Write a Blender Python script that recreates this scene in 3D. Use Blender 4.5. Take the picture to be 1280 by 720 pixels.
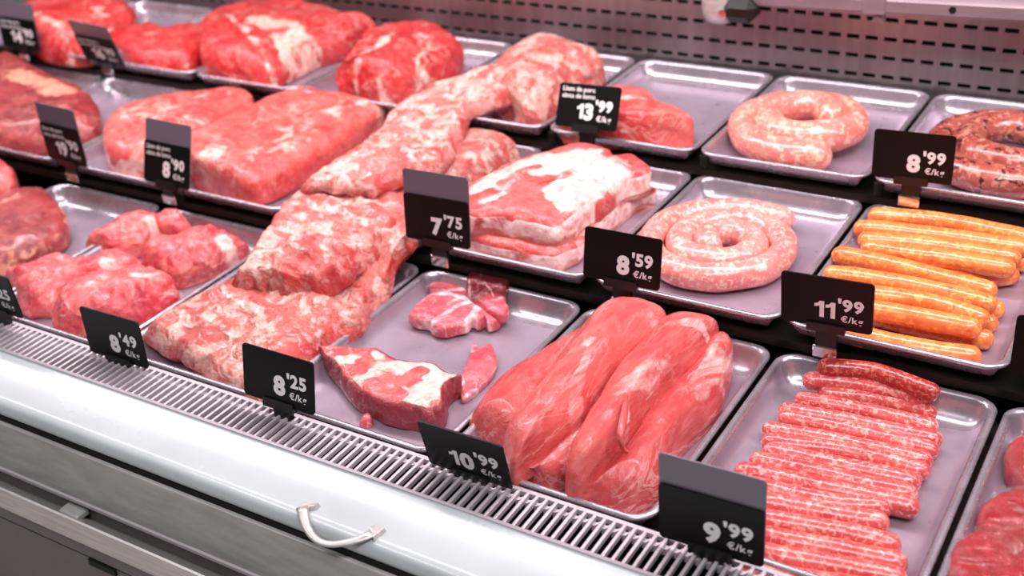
import bpy, bmesh, math, random
from mathutils import Vector, Matrix, noise
import numpy as np
random.seed(7)
for o in list(bpy.data.objects): bpy.data.objects.remove(o)
SC = bpy.context.scene
COL = SC.collection
S = 0.22                      # metres per tray pitch; builders work in tray pitches

# ---------------------------------------------------------------- camera
F_PX = 1487.96
CAM = np.array([2.5659, -3.1559, 3.0511])
RM = np.array([[0.85210815, 0.51789556, -0.07547111],
               [0.19888088, -0.45380579, -0.86862345],
               [-0.48410546, 0.72515136, -0.48969113]])
cd = bpy.data.cameras.new('camera'); cam = bpy.data.objects.new('camera', cd); COL.objects.link(cam)
cd.sensor_width = 36.0; cd.lens = F_PX / 1280 * 36.0; cd.clip_start = 0.02; cd.clip_end = 60
m = Matrix.Identity(4)
for i in range(3):
    m[i][0] = RM[0][i]; m[i][1] = -RM[1][i]; m[i][2] = -RM[2][i]; m[i][3] = CAM[i] * S
cam.matrix_world = m
cd.dof.use_dof = True; cd.dof.focus_distance = 5.2 * S; cd.dof.aperture_fstop = 4.4
SC.camera = cam
# ---------------------------------------------------------------- world, lights, exposure
SC.view_settings.view_transform = 'Standard'; SC.view_settings.look = 'None'
SC.view_settings.gamma = 1.0; SC.view_settings.use_curve_mapping = False
SC.view_settings.exposure = -0.02
w = bpy.data.worlds.new('world'); SC.world = w; w.use_nodes = True
w.node_tree.nodes['Background'].inputs[0].default_value = (0.62, 0.60, 0.62, 1)
w.node_tree.nodes['Background'].inputs[1].default_value = 0.20
def area(name, loc, target, sx, sy, power, col):
    l = bpy.data.lights.new(name, 'AREA'); l.shape = 'RECTANGLE'; l.size = sx; l.size_y = sy
    l.energy = power; l.color = col
    o = bpy.data.objects.new(name, l); COL.objects.link(o); o.location = loc
    o.rotation_euler = (Vector(target) - Vector(loc)).to_track_quat('-Z', 'Y').to_euler()
    return o
# strip lamp under the counter's canopy, and the shop's ceiling lamps over the aisle
area('canopy_lamp', (-0.2, 0.46, 0.80), (-0.2, 0.40, 0.0), 3.2, 0.08, 29, (1.0, 0.90, 0.93))
area('ceiling_lamp', (0.9, -0.9, 2.3), (0.2, 0.0, 0.0), 2.0, 0.35, 46, (1.0, 0.98, 1.0))
area('ceiling_lamp', (-1.6, -0.6, 2.3), (-0.8, 0.1, 0.0), 1.4, 0.3, 14, (1.0, 0.98, 1.0))

# ---------------------------------------------------------------- helpers
def atz(u, v, z):
    d = RM.T @ np.array([(u - 640) / F_PX, (v - 360) / F_PX, 1.0])
    return CAM + d * (z - CAM[2]) / d[2]
def lin(c):
    return tuple(((x / 255) / 12.92 if x / 255 <= 0.04045 else ((x / 255 + 0.055) / 1.055) ** 2.4) for x in c) + (1.0,)
def mk(name, verts, faces, mat, parent=None, smooth=True, attrs=None, merge=0, sharp=None):
    """verts in tray pitches (world); origin goes to the base centre; child if parent given"""
    V = np.array(verts, float) * S
    lo, hi = V.min(0), V.max(0)
    org = np.array([(lo[0] + hi[0]) / 2, (lo[1] + hi[1]) / 2, lo[2]])
    me = bpy.data.meshes.new(name)
    me.from_pydata([tuple(x) for x in (V - org)], [], [tuple(f) for f in faces])
    if attrs:
        for k, a in attrs.items():
            at = me.attributes.new(k, 'FLOAT', 'POINT'); at.data.foreach_set('value', np.array(a, np.float32))
    if merge:
        bm = bmesh.new(); bm.from_mesh(me); bmesh.ops.remove_doubles(bm, verts=bm.verts, dist=merge * S)
        bm.to_mesh(me); bm.free()
    bm = bmesh.new(); bm.from_mesh(me); bmesh.ops.recalc_face_normals(bm, faces=bm.faces); bm.to_mesh(me); bm.free()
    if smooth:
        for p in me.polygons: p.use_smooth = True
        if sharp: me.set_sharp_from_angle(angle=math.radians(sharp))
    me.materials.append(mat)
    o = bpy.data.objects.new(name, me); COL.objects.link(o)
    if parent is not None:
        o.parent = parent; o.location = Vector(org) - Vector(wloc(parent))
    else:
        o.location = org
    return o
def wloc(o):
    l = Vector(o.location)
    while o.parent is not None:
        o = o.parent; l += o.location
    return l
def tag(o, label, cat, group=None):
    o['label'] = label; o['category'] = cat
    if group: o['group'] = group
    return o
def root(name, loc, label, cat, group=None):
    o = bpy.data.objects.new(name, None); COL.objects.link(o); o.empty_display_size = 0.03
    o.location = [x * S for x in loc]
    return tag(o, label, cat, group)
def box_vf(x0, x1, y0, y1, z0, z1):
    v = [(x, y, z) for x in (x0, x1) for y in (y0, y1) for z in (z0, z1)]
    return v, [(0, 1, 3, 2), (4, 6, 7, 5), (0, 4, 5, 1), (2, 3, 7, 6), (0, 2, 6, 4), (1, 5, 7, 3)]
def box(name, b, mat, parent=None, bevel=0):
    v, f = box_vf(*b); o = mk(name, v, f, mat, parent, smooth=False)
    if bevel:
        md = o.modifiers.new('bevel', 'BEVEL'); md.width = bevel * S; md.segments = 2
    return o
def prism(name, prof, x0, x1, mat, parent=None, sharp=40):
    n = len(prof); v = [(x, y, z) for x in (x0, x1) for y, z in prof]
    f = [(i, (i + 1) % n, n + (i + 1) % n, n + i) for i in range(n)] + [tuple(range(n)), tuple(range(n, 2 * n))]
    return mk(name, v, f, mat, parent, True, sharp=sharp)
def arc(cy, cz, r, a0, a1, n=8):
    return [(cy + r * math.cos(math.radians(a0 + (a1 - a0) * i / n)), cz + r * math.sin(math.radians(a0 + (a1 - a0) * i / n))) for i in range(n + 1)]

# ---------------------------------------------------------------- materials
class NT:
    def __init__(s, name):
        s.m = bpy.data.materials.new(name); s.m.use_nodes = True; s.t = s.m.node_tree
        s.b = s.t.nodes['Principled BSDF']
    def n(s, typ, **kw):
        nd = s.t.nodes.new(typ)
        for k, v in kw.items():
            if k.startswith('i_'):
                nd.inputs[k[2:].replace('_', ' ')].default_value = v
            else: setattr(nd, k, v)
        return nd
    def l(s, a, b): s.t.links.new(a, b)
    def math(s, op, a, b=None, clamp=False):
        nd = s.n('ShaderNodeMath', operation=op, use_clamp=clamp)
        for i, x in enumerate((a, b)):
            if x is None: continue
            if isinstance(x, (int, float)): nd.inputs[i].default_value = x
            else: s.l(x, nd.inputs[i])
        return nd.outputs[0]
    def mix(s, fac, a, b):
        nd = s.n('ShaderNodeMix', data_type='RGBA')
        for i, x in ((0, fac), (6, a), (7, b)):
            if isinstance(x, (int, float, tuple)): nd.inputs[i].default_value = x
            else: s.l(x, nd.inputs[i])
        return nd.outputs[2]
    def smooth(s, x, a, b):
        nd = s.n('ShaderNodeMapRange', interpolation_type='SMOOTHSTEP')
        nd.inputs[1].default_value = a; nd.inputs[2].default_value = b; s.l(x, nd.inputs[0]); return nd.outputs[0]
    def coords(s, scale=(1, 1, 1), rot=(0, 0, 0)):
        tc = s.n('ShaderNodeTexCoord'); mp = s.n('ShaderNodeMapping')
        mp.inputs['Scale'].default_value = scale; mp.inputs['Rotation'].default_value = rot
        oi = s.n('ShaderNodeObjectInfo'); ad = s.n('ShaderNodeVectorMath', operation='MULTIPLY_ADD')
        cb = s.n('ShaderNodeCombineXYZ'); s.l(oi.outputs['Random'], cb.inputs[0]); s.l(oi.outputs['Random'], cb.inputs[1]); s.l(oi.outputs['Random'], cb.inputs[2])
        ad.inputs[1].default_value = (7.3, 3.1, 5.7); s.l(cb.outputs[0], ad.inputs[0]); s.l(tc.outputs['Object'], ad.inputs[2])
        s.l(ad.outputs[0], mp.inputs[0]); return mp.outputs[0]
    def noise(s, vec, scale, detail=4, rough=.55, dist=0):
        nd = s.n('ShaderNodeTexNoise'); s.l(vec, nd.inputs['Vector'])
        nd.inputs['Scale'].default_value = scale; nd.inputs['Detail'].default_value = detail
        nd.inputs['Roughness'].default_value = rough; nd.inputs['Distortion'].default_value = dist
        return nd.outputs[0]
    def attr(s, name):
        return s.n('ShaderNodeAttribute', attribute_name=name).outputs['Fac']
    def bump(s, h, strength, dist):
        nd = s.n('ShaderNodeBump'); nd.inputs['Strength'].default_value = strength; nd.inputs['Distance'].default_value = dist
        s.l(h, nd.inputs['Height']); s.l(nd.outputs[0], s.b.inputs['Normal'])
    def P(s, **kw):
        for k, v in kw.items(): s.b.inputs[k.replace('_', ' ')].default_value = v
        return s
def plain(name, c, rough=.5, metal=0.0, spec=.5, var=0.0, vs=30, coat=0):
    t = NT(name); t.P(Roughness=rough, Metallic=metal, Specular_IOR_Level=spec, Coat_Weight=coat)
    if var:
        n = t.noise(t.coords(), vs, 5)
        c1 = tuple(max(0, x * (1 - var)) for x in c); c2 = tuple(min(255, x * (1 + var)) for x in c)
        t.l(t.mix(t.smooth(n, .3, .7), lin(c1), lin(c2)), t.b.inputs['Base Color'])
        t.l(t.math('ADD', t.math('MULTIPLY', n, .2), rough - .1), t.b.inputs['Roughness'])
    else: t.b.inputs['Base Color'].default_value = lin(c)
    return t.m
def meat(name, lean, lean2, fat, bias=-.25, nscale=45, amount=1.0, fibre=(1, 1, 1), rot=(0, 0, 0), rough=.34, dark=(120, 20, 30), bump=.5, bscale=110, fine=.35, vein=.5, blotch=.5, deep=(168, 24, 34)):
    t = NT(name); v = t.coords(fibre, rot)
    a = t.noise(v, nscale * .6, 5, .6, .6); b = t.noise(v, nscale, 7, .66, .8); c = t.noise(v, nscale * 4, 4, .6, .5); big = t.noise(v, nscale * .35, 3, .5, .4)
    lc = t.mix(t.smooth(a, .38, .62), lin(lean), lin(lean2))
    lc = t.mix(t.math('MULTIPLY', t.smooth(t.noise(v, nscale * 1.4, 6, .65, .6), .52, .68), blotch), lc, lin(deep))
    lc = t.mix(t.math('MULTIPLY', t.smooth(c, .45, .75), fine), lc, t.mix(.5, lin(fat), lin(lean2)))
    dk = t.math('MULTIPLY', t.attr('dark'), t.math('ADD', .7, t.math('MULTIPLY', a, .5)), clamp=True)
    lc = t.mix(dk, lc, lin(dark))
    f = t.math('ADD', t.math('MULTIPLY', t.attr('fat'), .85), t.math('MULTIPLY', t.math('SUBTRACT', b, .5), 2.8 * amount))
    f = t.math('ADD', f, t.math('MULTIPLY', t.math('SUBTRACT', big, .5), 1.2 * amount))
    f = t.math('ADD', f, bias)
    f = t.smooth(f, .08, .45)
    vn = t.noise(v, nscale * .55, 5, .6, 1.0)
    ve = t.math('MULTIPLY', t.math('SUBTRACT', 1.0, t.smooth(t.math('ABSOLUTE', t.math('SUBTRACT', vn, .5)), .004, .022)), t.smooth(big, .42, .6))
    f = t.math('MAXIMUM', f, t.math('MULTIPLY', ve, vein))
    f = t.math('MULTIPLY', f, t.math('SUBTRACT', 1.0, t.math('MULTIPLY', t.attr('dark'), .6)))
    fc = t.mix(t.smooth(c, .38, .7), lin(fat), lin(tuple(x * .62 + y * .38 for x, y in zip(fat, lean2))))
    t.l(t.mix(f, lc, fc), t.b.inputs['Base Color'])
    h = t.math('ADD', t.noise(v, bscale, 6, .65, .4), t.math('MULTIPLY', f, .5))
    h = t.math('ADD', h, t.math('MULTIPLY', t.noise(v, bscale * .35, 3, .5, .4), 1.2))
    t.bump(h, bump, .008)
    t.P(Specular_IOR_Level=.5, Subsurface_Weight=.06, Subsurface_Scale=.004, Coat_Weight=.25, Coat_Roughness=.12)
    t.b.inputs['Subsurface Radius'].default_value = (1.0, .35, .25)
    t.l(t.math('ADD', rough - .12, t.math('MULTIPLY', t.noise(v, 70, 3), .3)), t.b.inputs['Roughness'])
    return t.m
def sausage_mat(name, base, base2, fleck, dark=None, fs=110, amount=.5, rough=.28, dt=.62):
    t = NT(name); v = t.coords()
    a = t.noise(v, 40, 4); b = t.noise(v, fs, 3, .5, .8)
    col = t.mix(t.smooth(a, .35, .65), lin(base), lin(base2))
    col = t.mix(t.math('MULTIPLY', t.smooth(b, .5, .64), amount * 1.5, clamp=True), col, lin(fleck))
    if dark is not None:
        d = t.noise(v, fs * .8, 3, .5, .5)
        vv = t.n('ShaderNodeTexNoise'); t.l(v, vv.inputs['Vector']); vv.inputs['Scale'].default_value = fs * .7; vv.inputs['Distortion'].default_value = .7
        col = t.mix(t.math('MULTIPLY', t.smooth(vv.outputs[0], dt, dt + .06), .85), col, lin(dark))
    t.l(col, t.b.inputs['Base Color'])
    t.bump(t.math('ADD', t.noise(v, 60, 4), t.math('MULTIPLY', b, .4)), .28, .003)
    t.P(Roughness=rough, Specular_IOR_Level=.55, Subsurface_Weight=.06, Subsurface_Scale=.004, Coat_Weight=.4, Coat_Roughness=.14)
    return t.m

def steel(name, c, rough=.3, streak=(1, 1, 1), metal=1.0, var=.12):
    t = NT(name); v = t.coords(streak); n = t.noise(v, 12, 6, .6)
    c1 = lin(tuple(x * (1 - var) for x in c)); c2 = lin(tuple(min(255, x * (1 + var)) for x in c))
    t.l(t.mix(t.smooth(n, .3, .7), c1, c2), t.b.inputs['Base Color'])
    t.l(t.math('ADD', rough - .08, t.math('MULTIPLY', n, .16)), t.b.inputs['Roughness'])
    t.P(Metallic=metal); return t.m
M_TRAY = steel('tray_steel', (188, 174, 184), .27, (2, 2, 2), .72, .05)
M_LINER = steel('liner_lavender', (168, 149, 165), .30, (2, 2, 2), .40, .04)
M_RAILP = steel('rail_pink_steel', (150, 130, 136), .5, (1, 6, 6), .6, .05)
M_WALL = steel('wall_steel', (158, 149, 151), .36, (5, 1, .3), .9, .05)
M_SILL = plain('sill_enamel', (186, 192, 195), .26, 0, .5, .03, 6, .3)
M_PANEL = steel('panel_steel', (172, 168, 167), .42, (2, 8, 8), .25, .06)
M_RAIL = steel('rail_aluminium', (205, 198, 196), .40, (1, 20, 20), .6, .06)
M_LOW = plain('lower_panel_grey', (120, 110, 112), .5, .3, .4, .06, 8)
M_BLACK = plain('black_rubber', (9, 7, 7), .6, 0, .3)
M_SHELF = plain('shelf_dark_steel', (46, 38, 36), .45, .6, .4, .1, 20)
M_GRILLE = plain('grille_white', (190, 178, 184), .32, .2, .5)
M_WELL = plain('air_duct_dark', (24, 14, 18), .6)
M_CHROME = plain('chrome', (225, 222, 220), .12, 1.0)
M_CARD = plain('price_card_black', (10, 6, 6), .42, 0, .22)
M_STRIP = plain('price_strip_plum', (112, 98, 112), .3, 0, .5)
M_TEXT = plain('print_white', (236, 230, 230), .6, 0, .2)
M_CLIP = plain('clip_black', (14, 9, 9), .4)

# ---------------------------------------------------------------- tiers
TIER = [(0.0, 0.0), (1.3619, 0.1562), (2.6786, 0.3117)]     # front rim y, rim z
DEPTH = 0.105
LT = 1.372
def floor_z(t): return TIER[t][1] - DEPTH + .004

# ---------------------------------------------------------------- the counter
XL, XR = -7.4, 5.2
counter = root('display_counter', (-1.8, 1.0, -1.9), 'long refrigerated meat counter with a pale grey front sill and slotted vent grille', 'counter')
sill = [(-.243, -.004), (-.26, -.010), (-.50, -.002)] + [(y, z) for y, z in arc(-.535, -.043, .048, 80, 215, 10)] + [(-.55, -.078), (-.243, -.078)]
prism('front_sill', sill, XL, XR, M_SILL, counter, 50)
prism('sill_edge_trim', [(-.232, -.03), (-.232, .002), (-.240, .005), (-.248, .002), (-.248, -.03)], XL, XR, M_GRILLE, counter)
prism('black_seal', [(-.25, -.05), (-.575, -.078), (-.585, -.125), (-.25, -.125)], XL, XR, M_BLACK, counter)
pan = [(-.57, -.125), (-.57, -.104)] + arc(-.592, -.112, .009, 90, 180, 4) + [(-.604, -.25), (-.604, -.398), (-.57, -.398)]
prism('front_panel', pan, XL, XR, M_PANEL, counter, 30)
prism('panel_trim', [(-.57, -.398), (-.606, -.398), (-.613, -.403), (-.613, -.420), (-.606, -.425), (-.57, -.425)], XL, XR, M_GRILLE, counter, 30)
prism('recess_back', [(-.50, -.43), (-.575, -.43), (-.575, -.75), (-.50, -.75)], XL, XR, M_LOW, counter)
rail = [(-.56, -.535), (-.675, -.475), (-.695, -.48), (-.70, -.495), (-.705, -.575), (-.70, -.66), (-.56, -.68)]
prism('bumper_rail', [(-.575, -.54)] + [(-.690, -.430), (-.700, -.434), (-.704, -.445), (-.704, -.560), (-.700, -.566), (-.575, -.566)], XL, XR, M_RAIL, counter, 30)
prism('rail_base', [(-.575, -.566), (-.694, -.566), (-.694, -.645), (-.575, -.645)], XL, XR, M_LOW, counter)
prism('lower_panel', [(-.50, -.66), (-.69, -.66), (-.69, -1.9), (-.50, -1.9)], XL, XR, M_LOW, counter)
box('panel_latch', (-1.60, -1.42, -.704, -.688, -.69, -.655), M_BLACK, counter)
br = mk('rail_bracket', *(lambda v, f: (v, f))(*box_vf(-1.79, -1.66, -.66, -.575, -.50, -.455)), M_PANEL, counter, smooth=False)
mb = br.modifiers.new('bevel', 'BEVEL'); mb.width = .012 * S; mb.segments = 1
for t in range(3):
    y, z = TIER[t]
    y0 = y + (.03 if t else -.02)
    prism('shelf', [(y0, z - DEPTH - .006), (y + 1.36, z - DEPTH - .006), (y + 1.36, z - DEPTH - .026), (y0 + .03, z - DEPTH - .026), (y0 + .03, z - DEPTH - .05), (y0, z - DEPTH - .05)], XL, XR, M_SHELF, counter, 20)
prism('inner_floor', [(-.25, -.22), (4.1, -.22), (4.1, -.27), (-.25, -.27)], XL, XR, M_WELL, counter)
fl = box('floor', (-9, 6, -9, 4.2, -1.96, -1.9), plain('shop_floor_tile', (196, 190, 186), .35, 0, .5, .05, 3)); fl['kind'] = 'structure'
# vent grille: frame plus single bars
gr = prism('vent_grille', [(-.014, -.03), (-.014, -.006), (-.034, -.006), (-.034, -.03)], XL, XR, M_GRILLE, counter)
prism('grille_rod', [(-.052, -.022), (-.052, -.030), (-.060, -.030), (-.060, -.022)], XL, XR, M_GRILLE, gr)
PIT = .0432
v, f = box_vf(-.0075, .0075, -.234, -.03, -.030, -.004)
bar0 = None
nb = int((2.0 + 3.5) / PIT)
for i in range(nb):
    x = -3.5 + i * PIT
    if bar0 is None:
        bar0 = mk('grille_bar', [(a + x, b, c) for a, b, c in v], f, M_GRILLE, gr, smooth=False); bx0 = x; bl0 = bar0.location.copy()
        md = bar0.modifiers.new('bevel', 'BEVEL'); md.width = .004 * S; md.segments = 2
    else:
        b = bar0.copy(); COL.objects.link(b); b.location = bl0 + Vector(((x - bx0) * S, 0, 0))
# tear-shaped bosses hanging at the back end of every slot
v, f = box_vf(-.006, .006, -.075, -.042, -.05, -.02)
k0 = None
for i in range(nb):
    x = -3.5 + (i + .5) * PIT
    if k0 is None:
        k0 = mk('slot_tab', [(a + x + (b + .06) * .7, b, c) for a, b, c in v], f, M_GRILLE, gr, smooth=False); kl = k0.location.copy(); kx = x
    else:
        b = k0.copy(); COL.objects.link(b); b.location = kl + Vector(((x - kx) * S, 0, 0))
# sill handle
def tube(path, rad, nseg=14, caps=True, prof=None):
    """path: list of Vector; rad: list of radii (or (rn, rb))"""
    n = len(path); V = []; F = []
    up = Vector((0, 0, 1))
    for i in range(n):
        d = (path[min(i + 1, n - 1)] - path[max(i - 1, 0)]).normalized()
        s = d.cross(up)
        if s.length < 1e-4: s = Vector((1, 0, 0))
        s.normalize(); u2 = s.cross(d).normalized()
        r = rad[i]; ra, rb = r if isinstance(r, tuple) else (r, r)
        for k in range(nseg):
            a = 2 * math.pi * k / nseg
            V.append(path[i] + s * (ra * math.cos(a)) + u2 * (rb * math.sin(a)))
    for i in range(n - 1):
        for k in range(nseg):
            F.append((i * nseg + k, i * nseg + (k + 1) % nseg, (i + 1) * nseg + (k + 1) % nseg, (i + 1) * nseg + k))
    if caps: F += [tuple(range(nseg)), tuple(range((n - 1) * nseg, n * nseg))]
    return V, F
hx0, hx1 = -.285, .085
hp = []; hr = []
for i in range(25):
    t_ = i / 24; s_ = math.sin(math.pi * t_)
    hp.append(Vector((hx0 + .012 + (hx1 - hx0 - .024) * t_, -.535 - .105 * s_ ** .8, .022 - .03 * s_))); hr.append((.016 + .007 * abs(1 - 2 * t_) ** 2, .009))
hv, hf = tube(hp, hr)
hd = mk('handle', hv, hf, M_CHROME if False else M_RAIL, counter)
for x in (hx0, hx1):
    s_ = 1 if x == hx0 else -1
    vv = [(x - s_ * .012, -.555, -.01), (x + s_ * .055, -.508, -.012), (x + s_ * .05, -.47, -.01), (x - s_ * .012, -.475, -.01),
          (x - s_ * .010, -.560, .03), (x + s_ * .045, -.512, .026), (x + s_ * .04, -.478, .015), (x - s_ * .008, -.482, .018)]
    mo = mk('handle_mount', vv, [(0, 3, 2, 1), (4, 5, 6, 7), (0, 1, 5, 4), (1, 2, 6, 5), (2, 3, 7, 6), (3, 0, 4, 7)], M_RAIL, hd, smooth=False)
    mb = mo.modifiers.new('bevel', 'BEVEL'); mb.width = .006 * S; mb.segments = 2

# ---------------------------------------------------------------- back wall with real slots
WY = 4.11
xs = []; x = -7.5
SP = .1163; SL = .079; SH = .027
off = (-.822) % SP
x0 = -7.5 - ((-7.5) % SP) + off
rows = [.358 + .1226 * i for i in range(5)]
zb = [-.25]
for r in rows: zb += [r - SH / 2, r + SH / 2]
zb += [1.05]
xb = [x0 - .2]
for i in range(110): xb += [x0 + i * SP - SL / 2, x0 + i * SP + SL / 2]
xb += [xb[-1] + .3]
V = [(x, WY, z) for z in zb for x in xb]; nx = len(xb); Fc = []
for j in range(len(zb) - 1):
    for i in range(nx - 1):
        if j % 2 == 1 and i % 2 == 1: continue
        Fc.append((j * nx + i, j * nx + i + 1, (j + 1) * nx + i + 1, (j + 1) * nx + i))
wb = mk('wall_back', V, Fc, M_WALL, smooth=False); wb['kind'] = 'structure'
md = wb.modifiers.new('thick', 'SOLIDIFY'); md.thickness = .016 * S; md.offset = 1
cav = box('duct_back', (x0 - .2, xb[-1], WY + .12, WY + .14, -.25, 1.05), M_WELL, wb)

# ---------------------------------------------------------------- trays
def rrect(x0, x1, y0, y1, r, z, n=7):
    pts = []
    for cx, cy, a0 in ((x1 - r, y1 - r, 0), (x0 + r, y1 - r, 90), (x0 + r, y0 + r, 180), (x1 - r, y0 + r, 270)):
        for i in range(n + 1):
            a = math.radians(a0 + 90 * i / n); pts.append((cx + r * math.cos(a), cy + r * math.sin(a), z))
    return pts
def tray_mesh():
    W = .488; R = .10
    prof = [(.010, -.020), (0, -.014), (0, -.003), (.006, .003), (.016, .004), (.026, 0), (.033, -.010), (.040, -.030), (.050, -.060), (.064, -.084), (.084, -.098), (.105, -.103), (.13, -.105)]
    V = []; F = []; n = None
    for d, z in prof:
        ring = rrect(-W + d, W - d, 0 + d, LT - d, max(.035, R - d * .55), z); n = len(ring); V += ring
    for j in range(len(prof) - 1):
        for i in range(n): F.append((j * n + i, j * n + (i + 1) % n, (j + 1) * n + (i + 1) % n, (j + 1) * n + i))
    F.append(tuple(range((len(prof) - 1) * n, len(prof) * n)))
    return V, F
tv, tf = tray_mesh(); tray0 = None
TR = [(0, -4, 'steel tray at the left edge holding the round red steak'), (0, -3, 'steel tray holding the red pork chunks behind the 8.49 tag'),
      (0, -2, 'steel tray under the front end of the pork ribs'), (0, -1, 'half-empty steel tray with pork neck slices and a fatty offcut'),
      (0, 0, 'steel tray holding the raw pork tenderloins'), (0, 1, 'steel tray holding the row of thin pink sausages'), (0, 2, 'steel tray at the lower right holding wrapped red burger patties'),
      (1, -6, 'steel tray of the middle row at the far left edge'), (1, -5, 'steel tray of the middle row under the fatty ham at the left edge'), (1, -4, 'steel tray holding the pale pork shank piece left of the pink loin'), (1, -3, 'steel tray holding the large pink pork loin'),
      (1, -2, 'steel tray under the middle part of the pork ribs'), (1, -1, 'steel tray holding two stacked slabs of pork belly'), (1, 0, 'steel tray holding the spiral pink sausage'),
      (1, 1, 'steel tray holding the orange sausages'), (1, 2, 'steel tray at the right edge beside the orange sausages'),
      (2, -7, 'steel tray in the far back corner at the top left'), (2, -6, 'steel tray of the back row under the red joint at the top left'), (2, -5, 'steel tray of the back row holding the small red beef block'), (2, -4, 'steel tray of the back row holding the large marbled rib roast'),
      (2, -3, 'steel tray of the back row holding the rough red beef lump'), (2, -2, 'steel tray of the back row under the upper end of the ribs'), (2, -1, 'steel tray of the back row holding the pork piece behind the 13.99 tag'),
      (2, 0, 'steel tray of the back row holding the coiled pink sausage'), (2, 1, 'steel tray of the back row holding the dark speckled sausage')]
def liner_mesh():
    W = .488
    pd = [.0, .026, .033, .040, .050, .064, .084, .105, .13]; pz = [0, 0, -.010, -.030, -.060, -.084, -.098, -.103, -.105]
    xs_ = [-W + d for d in (.037, .040, .046, .056, .07, .09, .12, .18)]; xs_ = xs_ + [-.15, 0, .15] + [-a for a in reversed(xs_)]
    ys_ = [.040, .046, .056, .07, .09, .12, .2, .4, .6, .8, 1.0, 1.1, 1.18, 1.225]
    V = []; F = []
    for y_ in ys_:
        for x_ in xs_:
            d = min(x_ + W, W - x_, y_); z_ = float(np.interp(d, pd, pz)) + .0035
            yy = y_ + (.055 * abs(x_ / .45) ** 12 if y_ > 1.1 else 0)
            V.append((x_, yy, z_))
    n = len(xs_)
    for j in range(len(ys_) - 1):
        for i in range(n - 1): F.append((j * n + i, j * n + i + 1, (j + 1) * n + i + 1, (j + 1) * n + i))
    return V, F
lv, lf = liner_mesh(); lin0 = None
for t, k, lab in TR:
    y, z = TIER[t]
    if tray0 is None:
        tray0 = mk('meat_tray', tv, tf, M_TRAY, smooth=True); o = tray0; bl = tray0.location.copy()
    else: o = tray0.copy(); COL.objects.link(o)
    o.location = bl + Vector(((k + .5) * S, y * S, z * S)); tag(o, lab, 'tray', 'steel meat trays')
    if lin0 is None:
        lin0 = mk('tray_liner', lv, lf, M_LINER, None); ll = lin0.location - bl; lin0.parent = o; lin0.location = ll
    else:
        c_ = lin0.copy(); COL.objects.link(c_); c_.parent = o; c_.location = ll

# ---------------------------------------------------------------- meat builders
def catmull(pts, n, closed=True):
    P = [np.array(p, float) for p in pts]; m_ = len(P); out = []
    segs = m_ if closed else m_ - 1
    for i in range(segs):
        if closed: a, b, c, d = P[i - 1], P[i], P[(i + 1) % m_], P[(i + 2) % m_]
        else: a, b, c, d = P[max(i - 1, 0)], P[i], P[i + 1], P[min(i + 2, m_ - 1)]
        for s in range(12):
            t = s / 12
            out.append(.5 * ((2 * b) + (c - a) * t + (2 * a - 5 * b + 4 * c - d) * t * t + (3 * b - a - 3 * c + d) * t ** 3))
    if not closed: out.append(P[-1])
    out = np.array(out); Q = np.vstack([out, out[:1]]) if closed else out
    L = np.r_[0, np.cumsum(np.linalg.norm(np.diff(Q, axis=0), axis=1))]
    s = np.linspace(0, L[-1], n, endpoint=not closed)
    return np.stack([np.interp(s, L, Q[:, j]) for j in range(Q.shape[1])], 1)
def near_seg(p, poly):
    """closest points on polyline for array p (N,2)"""
    best = np.full(len(p), 1e9); bp = np.zeros((len(p), 2))
    for a, b in zip(poly[:-1], poly[1:]):
        d = b - a; L = max(d @ d, 1e-12); t = np.clip(((p - a) @ d) / L, 0, 1); q = a + t[:, None] * d
        e = np.linalg.norm(p - q, axis=1); k = e < best; best[k] = e[k]; bp[k] = q[k]
    return best, bp
def strokes_val(XY, strokes, z, seed):
    val = np.zeros(len(XY))
    for st in strokes:
        poly = np.array([atz(u, v_, z)[:2] for u, v_ in st[0]])
        if len(poly) == 1: poly = np.vstack([poly, poly + 1e-4])
        d, _ = near_seg(XY, poly)
        wv = st[1] * (1 + .5 * np.array([noise.noise(Vector((x * 14, y * 14, seed))) for x, y in XY]))
        s = np.clip((wv - d) / (.7 * st[1]) + .5, 0, 1) * (st[2] if len(st) > 2 else 1.0)
        val = np.maximum(val, s)
    return val
def crop(pts, ox, oy, sc): return [(ox + a * sc, oy + b * sc) for a, b in pts]
SEED = [0]
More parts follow.
